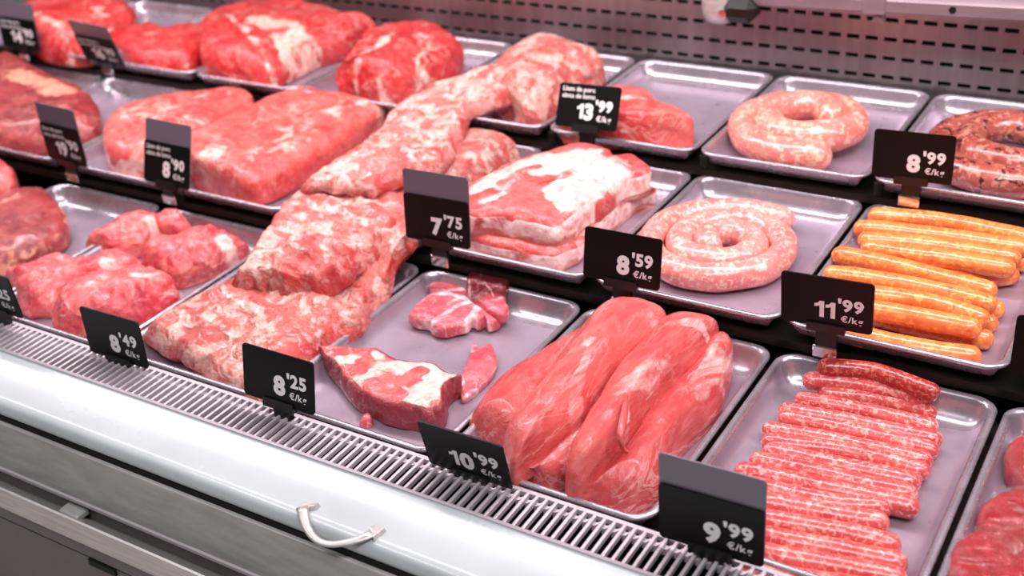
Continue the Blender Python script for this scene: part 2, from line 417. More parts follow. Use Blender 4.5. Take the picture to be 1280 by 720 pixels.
def slab(name, out, base, H, mat, spine=None, N=110, M=22, e=2.6, amp=.012, freq=7, fat=(), dark=(), edge=(.06, .70), rimfat=0, sidedark=0, sidefat=0, tilt=None, layers=None, parent=None, bumps=()):
    SEED[0] += 1; sd = SEED[0] * 7.31
    px = catmull(out, N)
    tn = np.roll(px, -1, 0) - np.roll(px, 1, 0); nr = np.stack([tn[:, 1], -tn[:, 0]], 1)
    A = .5 * np.sum(px[:, 0] * np.roll(px[:, 1], -1) - np.roll(px[:, 0], -1) * px[:, 1])
    if A < 0: nr = -nr
    nr /= np.linalg.norm(nr, axis=1)[:, None] + 1e-9
    up = .5 - .5 * nr[:, 1]
    
    for _ in range(8): up = (np.roll(up, 1) + 2 * up + np.roll(up, -1)) / 4
    rv = (px[:, 1].max() - px[:, 1]) / (np.ptp(px[:, 1]) + 1e-9); up = .45 * up + .55 * rv
    ez = edge[0] + (edge[1] - edge[0]) * up
    B = np.array([atz(u, v_, base + H * a) for (u, v_), a in zip(px, ez)])
    if spine is None: sp = np.array([B[:, :2].mean(0)]); sp = np.vstack([sp, sp + 1e-5])
    else: sp = np.array([atz(u, v_, base + H * .5)[:2] for u, v_ in spine])
    _, Q = near_seg(B[:, :2], sp)
    for _ in range(14): Q = (np.roll(Q, 1, 0) + Q * 2 + np.roll(Q, -1, 0)) / 4
    V = []; rr = []
    Mb = 5
    for j in range(M + 1):
        r = math.sin(math.pi / 2 * j / M)
        k = max(0, 1 - r ** e) ** (1 / e)
        xy = Q + (B[:, :2] - Q) * r; z = B[:, 2] + (base + H - B[:, 2]) * k
        V.append(np.c_[xy, z]); rr += [r] * N
    for j in range(1, Mb + 1):
        a = j / Mb
        xy = Q + (B[:, :2] - Q) * (1 - .05 * a ** 2); z = B[:, 2] + (base - B[:, 2]) * a
        V.append(np.c_[xy, z]); rr += [1 + a] * N
    V.append(np.c_[Q + (B[:, :2] - Q) * .45, np.full(N, base)]); rr += [2.2] * N
    V = np.vstack(V); rr = np.array(rr); J = M + Mb + 2
    out_ = V.copy()
    for i, p in enumerate(V):
        q = Vector(p * freq) + Vector((sd, sd * .3, 0))
        nv = noise.noise_vector(q) * amp + noise.noise_vector(q * 2.7) * amp * .4
        g = 1.0 if rr[i] < 1.6 else .25
        out_[i] += np.array(nv) * g * np.array([1, 1, 1.1])
        for (bu, bv, br_, bh) in bumps:
            c = atz(bu, bv, base + H)[:2]; d = math.hypot(p[0] - c[0], p[1] - c[1])
            if d < br_ and rr[i] <= 1.2: out_[i][2] += bh * (1 - (d / br_) ** 2) ** 2
    out_[:, 2] = np.maximum(out_[:, 2], base)
    fa = strokes_val(V[:, :2], fat, base + H * .95, sd) if fat else np.zeros(len(V))
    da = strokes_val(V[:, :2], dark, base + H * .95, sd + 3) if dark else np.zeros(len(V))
    if rimfat: fa = np.maximum(fa, rimfat * np.clip((rr - .86) / .08, 0, 1) * (rr < 1.7))
    zs = (V[:, 2] - base) / H
    side = np.clip((rr - .93) / .05, 0, 1)
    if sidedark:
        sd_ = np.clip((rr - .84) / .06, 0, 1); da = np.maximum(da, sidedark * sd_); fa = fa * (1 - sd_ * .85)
    if sidefat: fa = np.maximum(fa, sidefat * side)
    if layers is not None:
        for lo_, hi_, vf, vd in layers:
            k = (zs >= lo_) & (zs < hi_) & (rr > .93); fa[k] = vf; da[k] = vd
    F = []
    for j in range(J - 1):
        for i in range(N): F.append((j * N + i, j * N + (i + 1) % N, (j + 1) * N + (i + 1) % N, (j + 1) * N + i))
    F.append(tuple(range((J - 1) * N, J * N)))
    return mk(name, out_, F, mat, parent, True, {'fat': fa, 'dark': da}, merge=1e-5)
def sheet(name, left, right, thick, mat, NU=90, NV=36, amp=.02, freq=8, ribs=0, ribamp=.01, fat=(), dark=(), zs=0, ragged=.03, parent=None, crown=.02):
    """slab draped between two edge lines of (u, v, z) points: back to front"""
    SEED[0] += 1; sd = SEED[0] * 5.17
    Lp = catmull([atz(*p) for p in left], NU, False); Rp = catmull([atz(*p) for p in right], NU, False)
    top = np.zeros((NU, NV, 3)); F = []
    for i in range(NU):
        for j in range(NV):
            a = i / (NU - 1); b = j / (NV - 1)
            rg = noise.noise(Vector((a * 9, b * 2 + sd, 1.7))) * ragged
            p = Lp[i] * (1 - b) + Rp[i] * b
            ext = (Lp[i] - Rp[i]); ext = ext / (np.linalg.norm(ext) + 1e-9)
            p = p + ext * rg * (1 if b < .5 else -1) * abs(2 * b - 1)
            al = (Lp[min(i + 1, NU - 1)] - Lp[max(i - 1, 0)]); al = al / np.linalg.norm(al)
            p = p + al * noise.noise(Vector((b * 6, sd, a * 2))) * ragged * abs(2 * a - 1) ** 3
            p = p.copy(); p[2] += crown * (1 - (2 * b - 1) ** 2)
            if ribs: p[2] += ribamp * math.sin(ribs * 2 * math.pi * (a + .06 * b)) * (.4 + .6 * math.sin(math.pi * b))
            q = Vector(p * freq) + Vector((sd, 0, 0))
            p[2] += (noise.noise(q) + (.5 * noise.noise(q * 2.3) + .35 * noise.noise(q * 5) + .2 * noise.noise(q * 10))) * amp
            eg = min(a * NU / 3, (1 - a) * NU / 3, b * NV / 3, (1 - b) * NV / 3, 1)
            p[2] -= thick * .35 * (1 - eg) ** 2
            top[i, j] = p
    bot = top.copy(); bot[:, :, 2] = top[:, :, 2] - thick
    for i in range(NU):
        for j in range(NV):
            a = i / (NU - 1); b = j / (NV - 1); eg = min(a * NU / 3, (1 - a) * NU / 3, b * NV / 3, (1 - b) * NV / 3, 1)
            bot[i, j, 2] += thick * .25 * (1 - eg) ** 2
    mid = (top + bot) / 2
    V = np.vstack([top.reshape(-1, 3), bot.reshape(-1, 3)]); n = NU * NV
    for i in range(NU - 1):
        for j in range(NV - 1):
            a = i * NV + j; F.append((a, a + 1, a + NV + 1, a + NV)); F.append((n + a, n + a + NV, n + a + NV + 1, n + a + 1))
    loop = [j for j in range(NV)] + [i * NV + NV - 1 for i in range(1, NU)] + [(NU - 1) * NV + j for j in range(NV - 2, -1, -1)] + [i * NV for i in range(NU - 2, 0, -1)]
    mids = []; base = len(V); ex = []
    cen = top.reshape(-1, 3).mean(0)
    for q_ in loop:
        p = mid.reshape(-1, 3)[q_].copy(); i, j = divmod(q_, NV)
        d = top[i, j] - top[min(max(i, 2), NU - 3), min(max(j, 2), NV - 3)]; d[2] = 0; L = np.linalg.norm(d)
        if L > 0: p += d / L * thick * .3
        ex.append(p)
    V = np.vstack([V, np.array(ex)]); m_ = len(loop)
    for k in range(m_):
        k2 = (k + 1) % m_
        F.append((loop[k], base + k, base + k2, loop[k2])); F.append((base + k, n + loop[k], n + loop[k2], base + k2))
    fa = strokes_val(V[:, :2], fat, zs, sd) if fat else np.zeros(len(V)); da = strokes_val(V[:, :2], dark, zs, sd + 2) if dark else np.zeros(len(V))
    
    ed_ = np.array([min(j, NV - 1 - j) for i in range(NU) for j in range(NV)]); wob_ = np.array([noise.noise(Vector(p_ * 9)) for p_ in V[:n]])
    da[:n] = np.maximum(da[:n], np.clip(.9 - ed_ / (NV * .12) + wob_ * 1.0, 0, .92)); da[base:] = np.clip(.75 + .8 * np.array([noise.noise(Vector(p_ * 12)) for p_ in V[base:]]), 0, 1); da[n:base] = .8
    return mk(name, V, F, mat, parent, True, {'fat': fa, 'dark': da})
def sausage(name, pts, r, mat, n=40, seg=16, wob=.05, tie=False):
    """pts: world points of the axis in tray pitches"""
    SEED[0] += 1; sd = SEED[0] * 3.3
    P = catmull(pts, n, False); L = np.r_[0, np.cumsum(np.linalg.norm(np.diff(P, axis=0), axis=1))]
    rad = []
    for i in range(n):
        e = min(L[i], L[-1] - L[i]); k = min(1, e / (r * .9)); k = math.sqrt(max(0.02, 1 - (1 - k) ** 2))
        rad.append(r * k * (1 + wob * noise.noise(Vector((L[i] * 9, sd, 0)))))
    # finer rings near the ends
    V, F = tube([Vector(p) for p in P], rad, seg)
    return mk(name, V, F, mat)
def saus_px(name, pts, zc, r, mat, n=40, **k):
    P = [atz(u, v_, zc + (pz if False else 0)) for u, v_ in pts]
    # add the end caps' extra points for round ends
    P = catmull(P, 24, False); d0 = P[0] - P[1]; d0 /= np.linalg.norm(d0); d1 = P[-1] - P[-2]; d1 /= np.linalg.norm(d1)
    Q = [P[0]] + [P[0] - d0 * r * s for s in (.05, .15, .35, .65)] + [p for p in P[1:-1] if np.linalg.norm(p - P[0]) > r and np.linalg.norm(p - P[-1]) > r] + [P[-1] - d1 * r * s for s in (.65, .35, .15, .05)] + [P[-1]]
    return sausage2(name, Q, r, mat, **k)
def sausage2(name, Q, r, mat, wob=.06, seg=16):
    SEED[0] += 1; sd = SEED[0] * 3.3
    Q = [np.array(q) for q in Q]; L = np.r_[0, np.cumsum([np.linalg.norm(b - a) for a, b in zip(Q[:-1], Q[1:])])]
    rad = []; path = []
    for i, q in enumerate(Q):
        e = min(L[i], L[-1] - L[i]); k = min(1, e / (r * .95)); k = max(.06, math.sqrt(max(0, 1 - (1 - k) ** 2)))
        rad.append(r * k * (1 + wob * noise.noise(Vector((L[i] * 7, sd, 0)))))
        w_ = np.array([noise.noise(Vector((L[i] * 3.5, sd, 5))), noise.noise(Vector((L[i] * 3.5, sd, 9))), 0]) * .012
        path.append(Vector(q + w_))
    V, F = tube(path, rad, seg)
    return mk(name, V, F, mat)
#MEATS
# ================================================================ meats
M_TEND = meat('tenderloin_meat', (196, 70, 72), (216, 98, 94), (248, 204, 198), -.42, 34, .55, (1, .3, 1), (0, 0, -.25), .25, bump=.35, bscale=90, fine=.25, vein=.35, blotch=.3)
M_RIB = meat('rib_meat', (230, 112, 104), (214, 80, 78), (250, 194, 180), .26, 42, .85, (1, 1, 1), (0, 0, 0), .34, bump=.8, bscale=80, dark=(198, 40, 42), blotch=.9, deep=(196, 40, 44))
M_RIB2 = meat('rib_meat_pale', (232, 118, 110), (214, 82, 80), (252, 202, 190), .30, 40, .85, (1, 1, 1), (0, 0, 0), .34, bump=.8, bscale=80, dark=(198, 40, 42), blotch=.9, deep=(196, 40, 44))
M_PORK = meat('pork_chunk_meat', (214, 58, 74), (236, 108, 106), (250, 196, 186), -.30, 30, .8, (1, 1, 1), (0, 0, 0), .22, deep=(172, 20, 48), bump=.5, bscale=60)
M_LOIN = meat('loin_meat', (214, 66, 66), (230, 102, 94), (250, 200, 186), -.22, 26, .95, (1, 1, 1), (0, 0, 0), .32, bump=.5, bscale=50)
M_BEEF = meat('beef_meat', (194, 24, 34), (216, 58, 58), (250, 206, 190), -.30, 30, .9, (1, 1, 1), (0, 0, 0), .3, bump=.6, bscale=60)
M_BELLY = meat('belly_meat', (222, 94, 90), (206, 66, 66), (252, 214, 206), .02, 24, .75, (1, 1, 1), (0, 0, 0), .32, bump=.5, bscale=60, dark=(206, 140, 122))
M_NECK = meat('neck_chop_meat', (196, 62, 80), (212, 88, 98), (250, 204, 206), -.44, 40, .75, (1, 1, 1), (0, 0, 0), .3, bump=.35, bscale=90, fine=.25, dark=(70, 10, 14))
M_OFFCUT = meat('offcut_meat', (204, 70, 76), (218, 98, 96), (252, 216, 202), -.30, 36, .7, (1, 1, 1), (0, 0, 0), .32, bump=.55, bscale=90, dark=(138, 28, 46))
M_STEAK = meat('steak_meat', (132, 32, 42), (168, 58, 62), (238, 168, 140), -.45, 34, .75, (1, 1, 1), (0, 0, 0), .32, bump=.4, bscale=60)
M_MINCE = meat('mince_meat', (200, 8, 26), (220, 24, 40), (250, 140, 136), -.22, 150, 1.0, (1, 1, 1), (0, 0, 0), .16, bump=1.0, bscale=170, fine=.08, vein=0)
M_PINK = sausage_mat('pink_sausage_skin', (216, 84, 86), (226, 106, 102), (250, 190, 176), None, 220, .6)
M_LINK = sausage_mat('thin_sausage_skin', (198, 62, 66), (214, 90, 88), (244, 176, 162), None, 230, .5)
M_DARKS = sausage_mat('dark_red_sausage_skin', (150, 32, 32), (170, 48, 44), (216, 120, 104), None, 230, .5)
M_SPIRAL = sausage_mat('spiral_sausage_skin', (224, 112, 110), (236, 140, 132), (252, 206, 188), None, 170, .5)
M_COIL = sausage_mat('coil_sausage_skin', (232, 116, 108), (240, 140, 128), (252, 208, 176), None, 130, .5)
M_SPECK = sausage_mat('speckled_sausage_skin', (148, 62, 52), (174, 88, 76), (208, 140, 120), (30, 12, 12), 120, .5, .26, .575)
M_ORANGE = sausage_mat('orange_sausage_skin', (230, 108, 52), (240, 132, 72), (250, 168, 90), (226, 84, 44), 150, .5, .26, .64)

f0, f1, f2 = floor_z(0), floor_z(1), floor_z(2)
# ---- front row: round steak at the left edge
c5 = lambda pts: crop(pts, 0, 180, .30556)
o = slab('beef_steak', c5([(-70, 440), (-45, 320), (0, 230), (90, 192), (170, 195), (220, 235), (268, 300), (288, 360), (262, 420), (180, 478), (60, 520), (-20, 550), (-60, 520)]), f0, .17, M_STEAK, e=4, rimfat=.75, amp=.008,
         fat=[(c5([(-40, 360), (60, 470), (170, 455)]), .03, .6), (c5([(0, 240), (70, 215)]), .05, .9)])
tag(o, 'round dark red steak with a pale fat rim at the left edge', 'meat')
o = slab('beef_steak', c5([(-60, 260), (-50, 130), (-10, 80), (25, 95), (65, 140), (82, 190), (60, 240), (0, 270)]), f0, .25, M_PORK, amp=.01)
tag(o, 'pink rounded joint behind the round steak at the left edge', 'meat')
# red pork chunks
ch = [('pale-ended red pork chunk at the back left of the 8.49 tray', [(368, 440), (400, 390), (470, 340), (540, 305), (600, 288), (655, 300), (672, 350), (640, 410), (590, 450), (490, 475), (410, 470)], .20, [([(600, 300), (650, 315)], .04, 1)], [([(450, 430), (560, 400)], .05, .3)]),
      ('small red pork chunk tucked behind the shiny one', [(640, 345), (680, 300), (720, 290), (760, 325), (775, 365), (740, 410), (670, 410)], .19, [], []),
      ('shiny dark pink pork chunk beside the ribs in the 8.49 tray', [(578, 475), (600, 430), (650, 400), (740, 380), (830, 348), (900, 360), (970, 385), (1005, 425), (975, 470), (900, 520), (800, 570), (730, 590), (650, 550), (590, 510)], .20, [([(900, 385), (960, 400)], .05, .9), ([(900, 430), (880, 510)], .03, .7)], [([(620, 480), (760, 480), (850, 420)], .06, .35)]),
      ('ragged pink pork chunk at the left of the 8.49 tray', [(28, 560), (60, 510), (140, 480), (250, 462), (350, 468), (470, 453), (545, 468), (575, 500), (530, 560), (420, 600), (300, 640), (230, 690), (150, 710), (95, 690), (65, 620)], .19, [([(430, 490), (540, 490)], .05, .9), ([(190, 560), (240, 620)], .03, .7)], []),
      ('large pink pork chunk at the front of the 8.49 tray', [(222, 700), (250, 630), (310, 565), (400, 535), (520, 520), (610, 520), (690, 560), (722, 610), (700, 655), (620, 710), (480, 770), (330, 790), (230, 770)], .23, [([(560, 540), (640, 530)], .04, .9), ([(320, 600), (420, 580), (520, 590)], .05, .5)], [])]
for lab, pts, H, fa, da in ch:
    xs_ = [p[0] for p in pts]; spine = c5([(min(xs_) * .7 + max(xs_) * .3, np.mean([p[1] for p in pts]) + 5), (min(xs_) * .3 + max(xs_) * .7, np.mean([p[1] for p in pts]) - 15)])
    o = slab('pork_chunk', c5(pts), f0, H, M_PORK, spine, amp=.028, freq=8, fat=[(c5(a), b, c) for a, b, c in fa], dark=[(c5(a), b, c) for a, b, c in da], e=2.2)
    tag(o, lab, 'meat', 'pork chunks')
# ---- tenderloins
c3 = lambda pts: crop(pts, 560, 360, .41667)
T = [('flat tenderloin at the left, lowest of the pile', [(66, 445), (78, 385), (145, 295), (245, 222), (345, 162), (420, 130), (470, 180), (400, 300), (300, 430), (220, 490), (140, 490)], .0, .21, [(170, 390), (250, 310), (350, 220)], [([(250, 225), (400, 140)], .03, .7)]),
     ('short tenderloin end under the two top tenderloins', [(205, 592), (270, 545), (350, 470), (420, 420), (450, 440), (420, 520), (370, 580), (330, 605), (290, 612), (245, 603)], .0, .15, [(260, 580), (400, 470)], [([(260, 570), (350, 530)], .01, .5)]),
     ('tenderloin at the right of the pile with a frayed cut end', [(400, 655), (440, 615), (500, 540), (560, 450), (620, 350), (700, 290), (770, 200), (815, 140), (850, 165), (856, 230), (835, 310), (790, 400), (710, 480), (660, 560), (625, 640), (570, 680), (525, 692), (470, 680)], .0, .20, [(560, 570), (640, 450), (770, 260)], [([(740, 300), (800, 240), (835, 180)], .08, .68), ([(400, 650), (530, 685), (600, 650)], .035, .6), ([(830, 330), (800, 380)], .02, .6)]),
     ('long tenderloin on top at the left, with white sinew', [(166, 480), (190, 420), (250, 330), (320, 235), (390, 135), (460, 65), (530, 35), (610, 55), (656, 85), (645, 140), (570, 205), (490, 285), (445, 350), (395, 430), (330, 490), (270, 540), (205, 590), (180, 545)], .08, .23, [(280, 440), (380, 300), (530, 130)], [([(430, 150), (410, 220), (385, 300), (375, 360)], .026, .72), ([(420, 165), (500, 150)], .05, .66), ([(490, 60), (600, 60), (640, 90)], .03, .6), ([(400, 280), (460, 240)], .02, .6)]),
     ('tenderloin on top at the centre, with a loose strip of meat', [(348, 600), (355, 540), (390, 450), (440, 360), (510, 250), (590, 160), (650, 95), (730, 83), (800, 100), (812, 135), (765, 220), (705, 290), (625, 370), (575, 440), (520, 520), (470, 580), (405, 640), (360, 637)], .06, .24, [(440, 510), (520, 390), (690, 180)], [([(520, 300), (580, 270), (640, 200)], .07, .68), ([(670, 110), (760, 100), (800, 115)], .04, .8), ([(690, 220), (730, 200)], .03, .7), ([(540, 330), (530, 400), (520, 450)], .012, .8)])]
for lab, pts, dz, H, sp, fa in T:
    o = slab('pork_tenderloin', c3(pts), f0 + dz, H, M_TEND, c3(sp), N=130, M=26, e=1.8, amp=.011, freq=5, fat=[(c3(a), b, c) for a, b, c in fa], edge=(.05, .62))
    tag(o, 'raw pink pork ' + lab, 'meat', 'pork tenderloins'); last = o
zst = f0 + .06 + .225
P = [Vector(atz(*p, zst - dz_)) for p, dz_ in zip(c3([(535, 325), (528, 380), (518, 440), (525, 480), (550, 498)]), (-.01, -.005, .01, .07, .12))]
P = [Vector(q) for q in catmull(P, 20, False)]
hv, hf = tube(P, [.004 + .013 * math.sin(math.pi * min(1, (i + 2) / 21)) for i in range(20)], 10)
mk('meat_strip', hv, hf, M_TEND, last)
# ---- neck chops and offcut
c7 = lambda pts: crop(pts, 500, 320, 1 / 6)
o = slab('pork_neck_chop', c7([(225, 270), (232, 205), (280, 160), (360, 158), (450, 175), (520, 200), (560, 270), (520, 330), (380, 340), (260, 320)]), f0, .06, M_NECK, e=4, amp=.005, edge=(.3, .9), fat=[(c7([(240, 250), (350, 262), (470, 250)]), .018, 1)], dark=[(c7([(320, 165), (500, 190)]), .05, .7)])
tag(o, 'pink neck chop lying under the marbled front chop', 'meat', 'pork neck chops')
o = slab('pork_neck_chop', c7([(500, 300), (500, 200), (525, 135), (610, 108), (700, 100), (770, 130), (815, 180), (815, 240), (795, 300), (800, 370), (818, 420), (775, 480), (690, 470), (580, 380)]), f0 + .04, .085, M_NECK, e=4, amp=.006, edge=(.3, .95), dark=[(c7([(560, 180), (700, 200), (760, 160)]), .16, .95)], fat=[(c7([(515, 180), (520, 290)]), .009, .9), (c7([(640, 200), (690, 260), (710, 320)]), .006, .8), (c7([(700, 230), (790, 240)]), .005, .8), (c7([(780, 300), (740, 330)]), .015, .8)])
tag(o, 'dark brownish neck chop at the back of the half-empty tray', 'meat', 'pork neck chops')
o = slab('pork_neck_chop', c7([(72, 490), (85, 440), (120, 375), (180, 325), (235, 290), (330, 268), (430, 280), (500, 300), (600, 325), (690, 335), (745, 380), (765, 460), (745, 530), (672, 560), (645, 520), (590, 548), (540, 525), (500, 570), (430, 592), (330, 617), (255, 592), (215, 548), (130, 535)]), f0 + .01, .075, M_NECK, spine=c7([(230, 450), (600, 440)]), N=150, e=5, amp=.006, edge=(.06, .95),
         rimfat=.7, fat=[(c7([(100, 500), (200, 510), (330, 450), (430, 370), (520, 345), (640, 345)]), .022, 1), (c7([(640, 340), (590, 400), (540, 470), (500, 540)]), .030, 1), (c7([(250, 280), (380, 290), (520, 320)]), .020, 1), (c7([(350, 370), (390, 340), (480, 300)]), .014, .8), (c7([(260, 330), (270, 390), (350, 395)]), .007, .8), (c7([(420, 390), (400, 450), (380, 500)]), .006, .7), (c7([(620, 430), (700, 400)]), .010, .6), (c7([(250, 580), (400, 575), (480, 545)]), .014, 1)])
tag(o, 'marbled pink neck chop with white fat seams in front', 'meat', 'pork neck chops')
c8 = lambda pts: crop(pts, 390, 410, .20833)
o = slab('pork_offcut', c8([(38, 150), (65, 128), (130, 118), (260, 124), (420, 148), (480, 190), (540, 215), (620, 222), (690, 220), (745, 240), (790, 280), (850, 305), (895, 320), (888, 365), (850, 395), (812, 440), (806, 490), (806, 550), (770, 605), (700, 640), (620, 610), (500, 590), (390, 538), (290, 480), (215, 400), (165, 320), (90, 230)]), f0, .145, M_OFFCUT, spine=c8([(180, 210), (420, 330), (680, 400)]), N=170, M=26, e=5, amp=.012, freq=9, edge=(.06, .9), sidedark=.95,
         fat=[(c8([(330, 300), (440, 250), (560, 250), (760, 270), (860, 330)]), .085, 1), (c8([(560, 460), (680, 400), (720, 530), (760, 570)]), .11, 1), (c8([(170, 200), (260, 190)]), .04, .9), (c8([(290, 300), (320, 380)]), .035, 1), (c8([(380, 160), (420, 190)]), .03, .8)],
         bumps=[(630, 260, .12, .02)])
tag(o, 'thick pork offcut with white fat on top in the half-empty tray', 'meat')
# lean islands on the fat are their own colour: give them back through the mask
me = o.data; fa = me.attributes['fat']; orgn = np.array(o.location)
isl = [([(360, 340), (430, 390), (490, 400)], .052), ([(600, 280), (650, 255)], .038), ([(740, 440)], .025), ([(520, 480), (580, 510)], .022), ([(240, 235), (300, 245)], .03), ([(290, 190), (310, 190)], .025)]
XY = np.array([(np.array(v_.co) + orgn)[:2] / S for v_ in me.vertices])
sv = strokes_val(XY, [(c8(a), b, 1.0) for a, b in isl], f0 + .15, 2.2)
vals = np.zeros(len(me.vertices), np.float32); fa.data.foreach_get('value', vals); fa.data.foreach_set('value', (vals * (1 - sv) - .5 * sv).astype(np.float32))
o = slab('pork_scrap', c8([(893, 350), (905, 280), (930, 220), (945, 150), (962, 90), (1000, 112), (1040, 105), (1070, 98), (1095, 150), (1112, 205), (1085, 285), (1010, 370), (930, 438), (900, 430)]), f0, .04, M_NECK, spine=c8([(940, 360), (1040, 170)]), e=4, amp=.010, edge=(.3, .9), rimfat=.5, fat=[(c8([(960, 100), (975, 130)]), .03, .9), (c8([(900, 420), (1000, 370)]), .02, .8), (c8([(900, 300), (910, 340)]), .015, .8)])
tag(o, 'thin red pork scrap beside the fatty offcut', 'meat')
o = slab('pork_crumb', c8([(287, 603), (300, 560), (310, 530), (340, 515), (365, 545), (362, 580), (325, 602)]), f0, .05, M_NECK, e=2.2, amp=.006, N=50, M=10, fat=[(c8([(330, 550)]), .02, .5)])
tag(o, 'tiny pink crumb of meat in front of the fatty offcut', 'meat')
# ---- thin sausages
c4 = lambda pts: crop(pts, 860, 420, .41667)
SA = [((388, 92), (560, 108), (752, 178)), ((342, 132), (530, 150), (728, 196)), ((382, 168), (560, 188), (750, 238)), ((318, 190), (520, 225), (752, 280)), ((272, 222), (520, 268), (764, 318)), ((268, 246), (520, 292), (750, 352)),
      ((224, 280), (480, 325), (738, 384)), ((216, 316), (470, 350), (732, 412)), ((222, 346), (480, 400), (700, 446)), ((184, 374), (440, 430), (694, 484)), ((140, 402), (420, 462), (690, 520)),
      ((150, 446), (400, 500), (614, 518)), ((150, 490), (380, 530), (606, 566)), ((150, 540), (400, 580), (636, 634)), ((150, 590), (420, 640), (664, 690)), ((150, 640), (420, 690), (660, 738)), ((150, 700), (420, 745), (660, 790))]
ORD = ['hindmost', 'second', 'third', 'fourth', 'fifth', 'sixth', 'seventh', 'eighth', 'ninth', 'tenth', 'eleventh', 'twelfth', 'thirteenth', 'fourteenth', 'fifteenth', 'sixteenth', 'seventeenth']
for i, a in enumerate(SA):
    r = .043 if i < 8 else .047
    o = saus_px('pork_sausage', c4(a), f0 + r + (.10 if i == 0 else .04 if i == 1 else .01 if i in (4, 7, 10) else 0), r, M_DARKS if i == 0 else M_LINK)
    tag(o, 'single dark red sausage at the back of the thin sausages' if i == 0 else 'thin pink sausage, %s counted from the back of the front tray' % ORD[i], 'sausage', 'thin sausages in the front tray')
# ---- wrapped burgers
def patty(cx, cy, z, R, th, lab, tilt):
    V = []; F = []; n = 60; prof = [(0, th), (.35, th), (.6, th * .99), (.82, th * .95), (.93, th * .82), (.99, th * .55), (1, th * .35), (.97, th * .1), (.9, 0), (.4, 0), (0, 0)]
    for rr_, zz in prof:
        for i in range(n):
            a = 2 * math.pi * i / n; q = Vector((math.cos(a) * rr_ * 4, math.sin(a) * rr_ * 4, zz * 9 + cx))
            k = 1 + .05 * noise.noise(q * .8); dz = .02 * noise.noise(q * 2.2) * (1 if zz > th * .4 else 0)
            x_, y_ = math.cos(a) * R * rr_ * k, math.sin(a) * R * rr_ * k
            V.append((cx + x_, cy + y_, z + zz + dz + (y_ + R) * tilt))
    for j in range(len(prof) - 1):
        for i in range(n): F.append((j * n + i, j * n + (i + 1) % n, (j + 1) * n + (i + 1) % n, (j + 1) * n + i))
    o = mk('burger_patty', V, F, M_MINCE, None, True, {'fat': np.zeros(len(V)), 'dark': np.zeros(len(V))}, merge=1e-5)
    tag(o, lab, 'burger', 'wrapped burger patties')
    # cling film drawn over the patty
    V = []; F = []
    for rr_, zz in [(0, th + .012), (.4, th + .012), (.8, th + .010), (.97, th * .9), (1.06, th * .5), (1.10, .02), (1.2, .006)]:
        for i in range(n):
            a = 2 * math.pi * i / n; q = Vector((math.cos(a) * 3, math.sin(a) * 3, rr_ * 3 + cx))
            k = 1 + .03 * noise.noise(q * 3); x_, y_ = math.cos(a) * R * rr_ * k, math.sin(a) * R * rr_ * k
            V.append((cx + x_, cy + y_, z + zz + .012 * noise.noise(q * 4) * (rr_ > .3) + .004 + (y_ + R) * tilt))
    for j in range(6):
        for i in range(n): F.append((j * n + i, j * n + (i + 1) % n, (j + 1) * n + (i + 1) % n, (j + 1) * n + i))
    mk('cling_film', V, F, M_FILM, o, True, merge=1e-5)
ft = NT('cling_film'); ft.t.nodes.remove(ft.b)
gl = ft.n('ShaderNodeBsdfGlossy'); gl.inputs['Roughness'].default_value = .04; tr = ft.n('ShaderNodeBsdfTransparent'); mx = ft.n('ShaderNodeMixShader')
mx.inputs[0].default_value = .13; ft.l(tr.outputs[0], mx.inputs[1]); ft.l(gl.outputs[0], mx.inputs[2])
bn = ft.n('ShaderNodeBump'); bn.inputs['Strength'].default_value = 1.0; bn.inputs['Distance'].default_value = .012
ft.l(ft.noise(ft.coords((1, 2.5, 1)), 45, 4, .6, 1.5), bn.inputs['Height']); ft.l(bn.outputs[0], gl.inputs['Normal'])
ft.l(mx.outputs[0], ft.t.nodes['Material Output'].inputs[0]); M_FILM = ft.m
for (u, v_, z, lab) in ((1186, 690, f0, 'red wrapped burger patty nearest the viewer in the lower right tray'), (1222, 640, f0 + .0, 'red wrapped burger patty in the middle of the lower right tray'), (1257, 562, f0, 'red wrapped burger patty at the back of the lower right tray')):
    q = atz(u, v_, z + .06); patty(q[0] + .255, q[1] - .04, z, .25, .13, lab, .0)
# ---- middle row
c1 = lambda pts: crop(pts, 560, 160, .30556)
lay = [(0, .2, .1, .7), (.2, .72, .62, .0)]
o = slab('pork_belly_slab', c1([(70, 430), (200, 400), (500, 420), (640, 330), (760, 235), (815, 240), (850, 265), (790, 290), (720, 350), (640, 425), (545, 530), (490, 565), (440, 592), (340, 572), (200, 545), (80, 500)]), f1, .14, M_BELLY, spine=c1([(200, 470), (450, 480), (700, 330)]), N=150, e=5, amp=.010, edge=(.1, .9), layers=lay, fat=[(c1([(560, 500), (700, 330)]), .05, .6)])
tag(o, 'lower slab of fatty pork belly beneath the top slab', 'meat', 'pork belly slabs')
o = slab('pork_belly_slab', c1([(78, 330), (90, 260), (160, 210), (260, 148), (400, 108), (460, 85), (520, 68), (600, 72), (660, 100), (690, 130), (750, 120), (800, 155), (835, 195), (810, 240), (720, 270), (640, 340), (560, 405), (480, 470), (430, 487), (300, 458), (180, 438), (85, 425)]), f1 + .11, .19, M_BELLY, spine=c1([(250, 330), (450, 280), (620, 200)]), N=170, M=28, e=3.6, amp=.018, freq=6, edge=(.12, .85), layers=lay,
         fat=[(c1([(420, 150), (560, 130), (640, 180), (560, 240), (480, 270)]), .14, .9), (c1([(120, 250), (220, 190), (320, 140)]), .05, .9), (c1([(250, 400), (430, 420)]), .05, .9), (c1([(150, 300), (220, 270)]), .03, .6)],
         dark=[])
tag(o, 'top slab of fatty pork belly with a creamy white surface', 'meat', 'pork belly slabs')
me = o.data; fa = me.attributes['fat']; orgn = np.array(o.location)
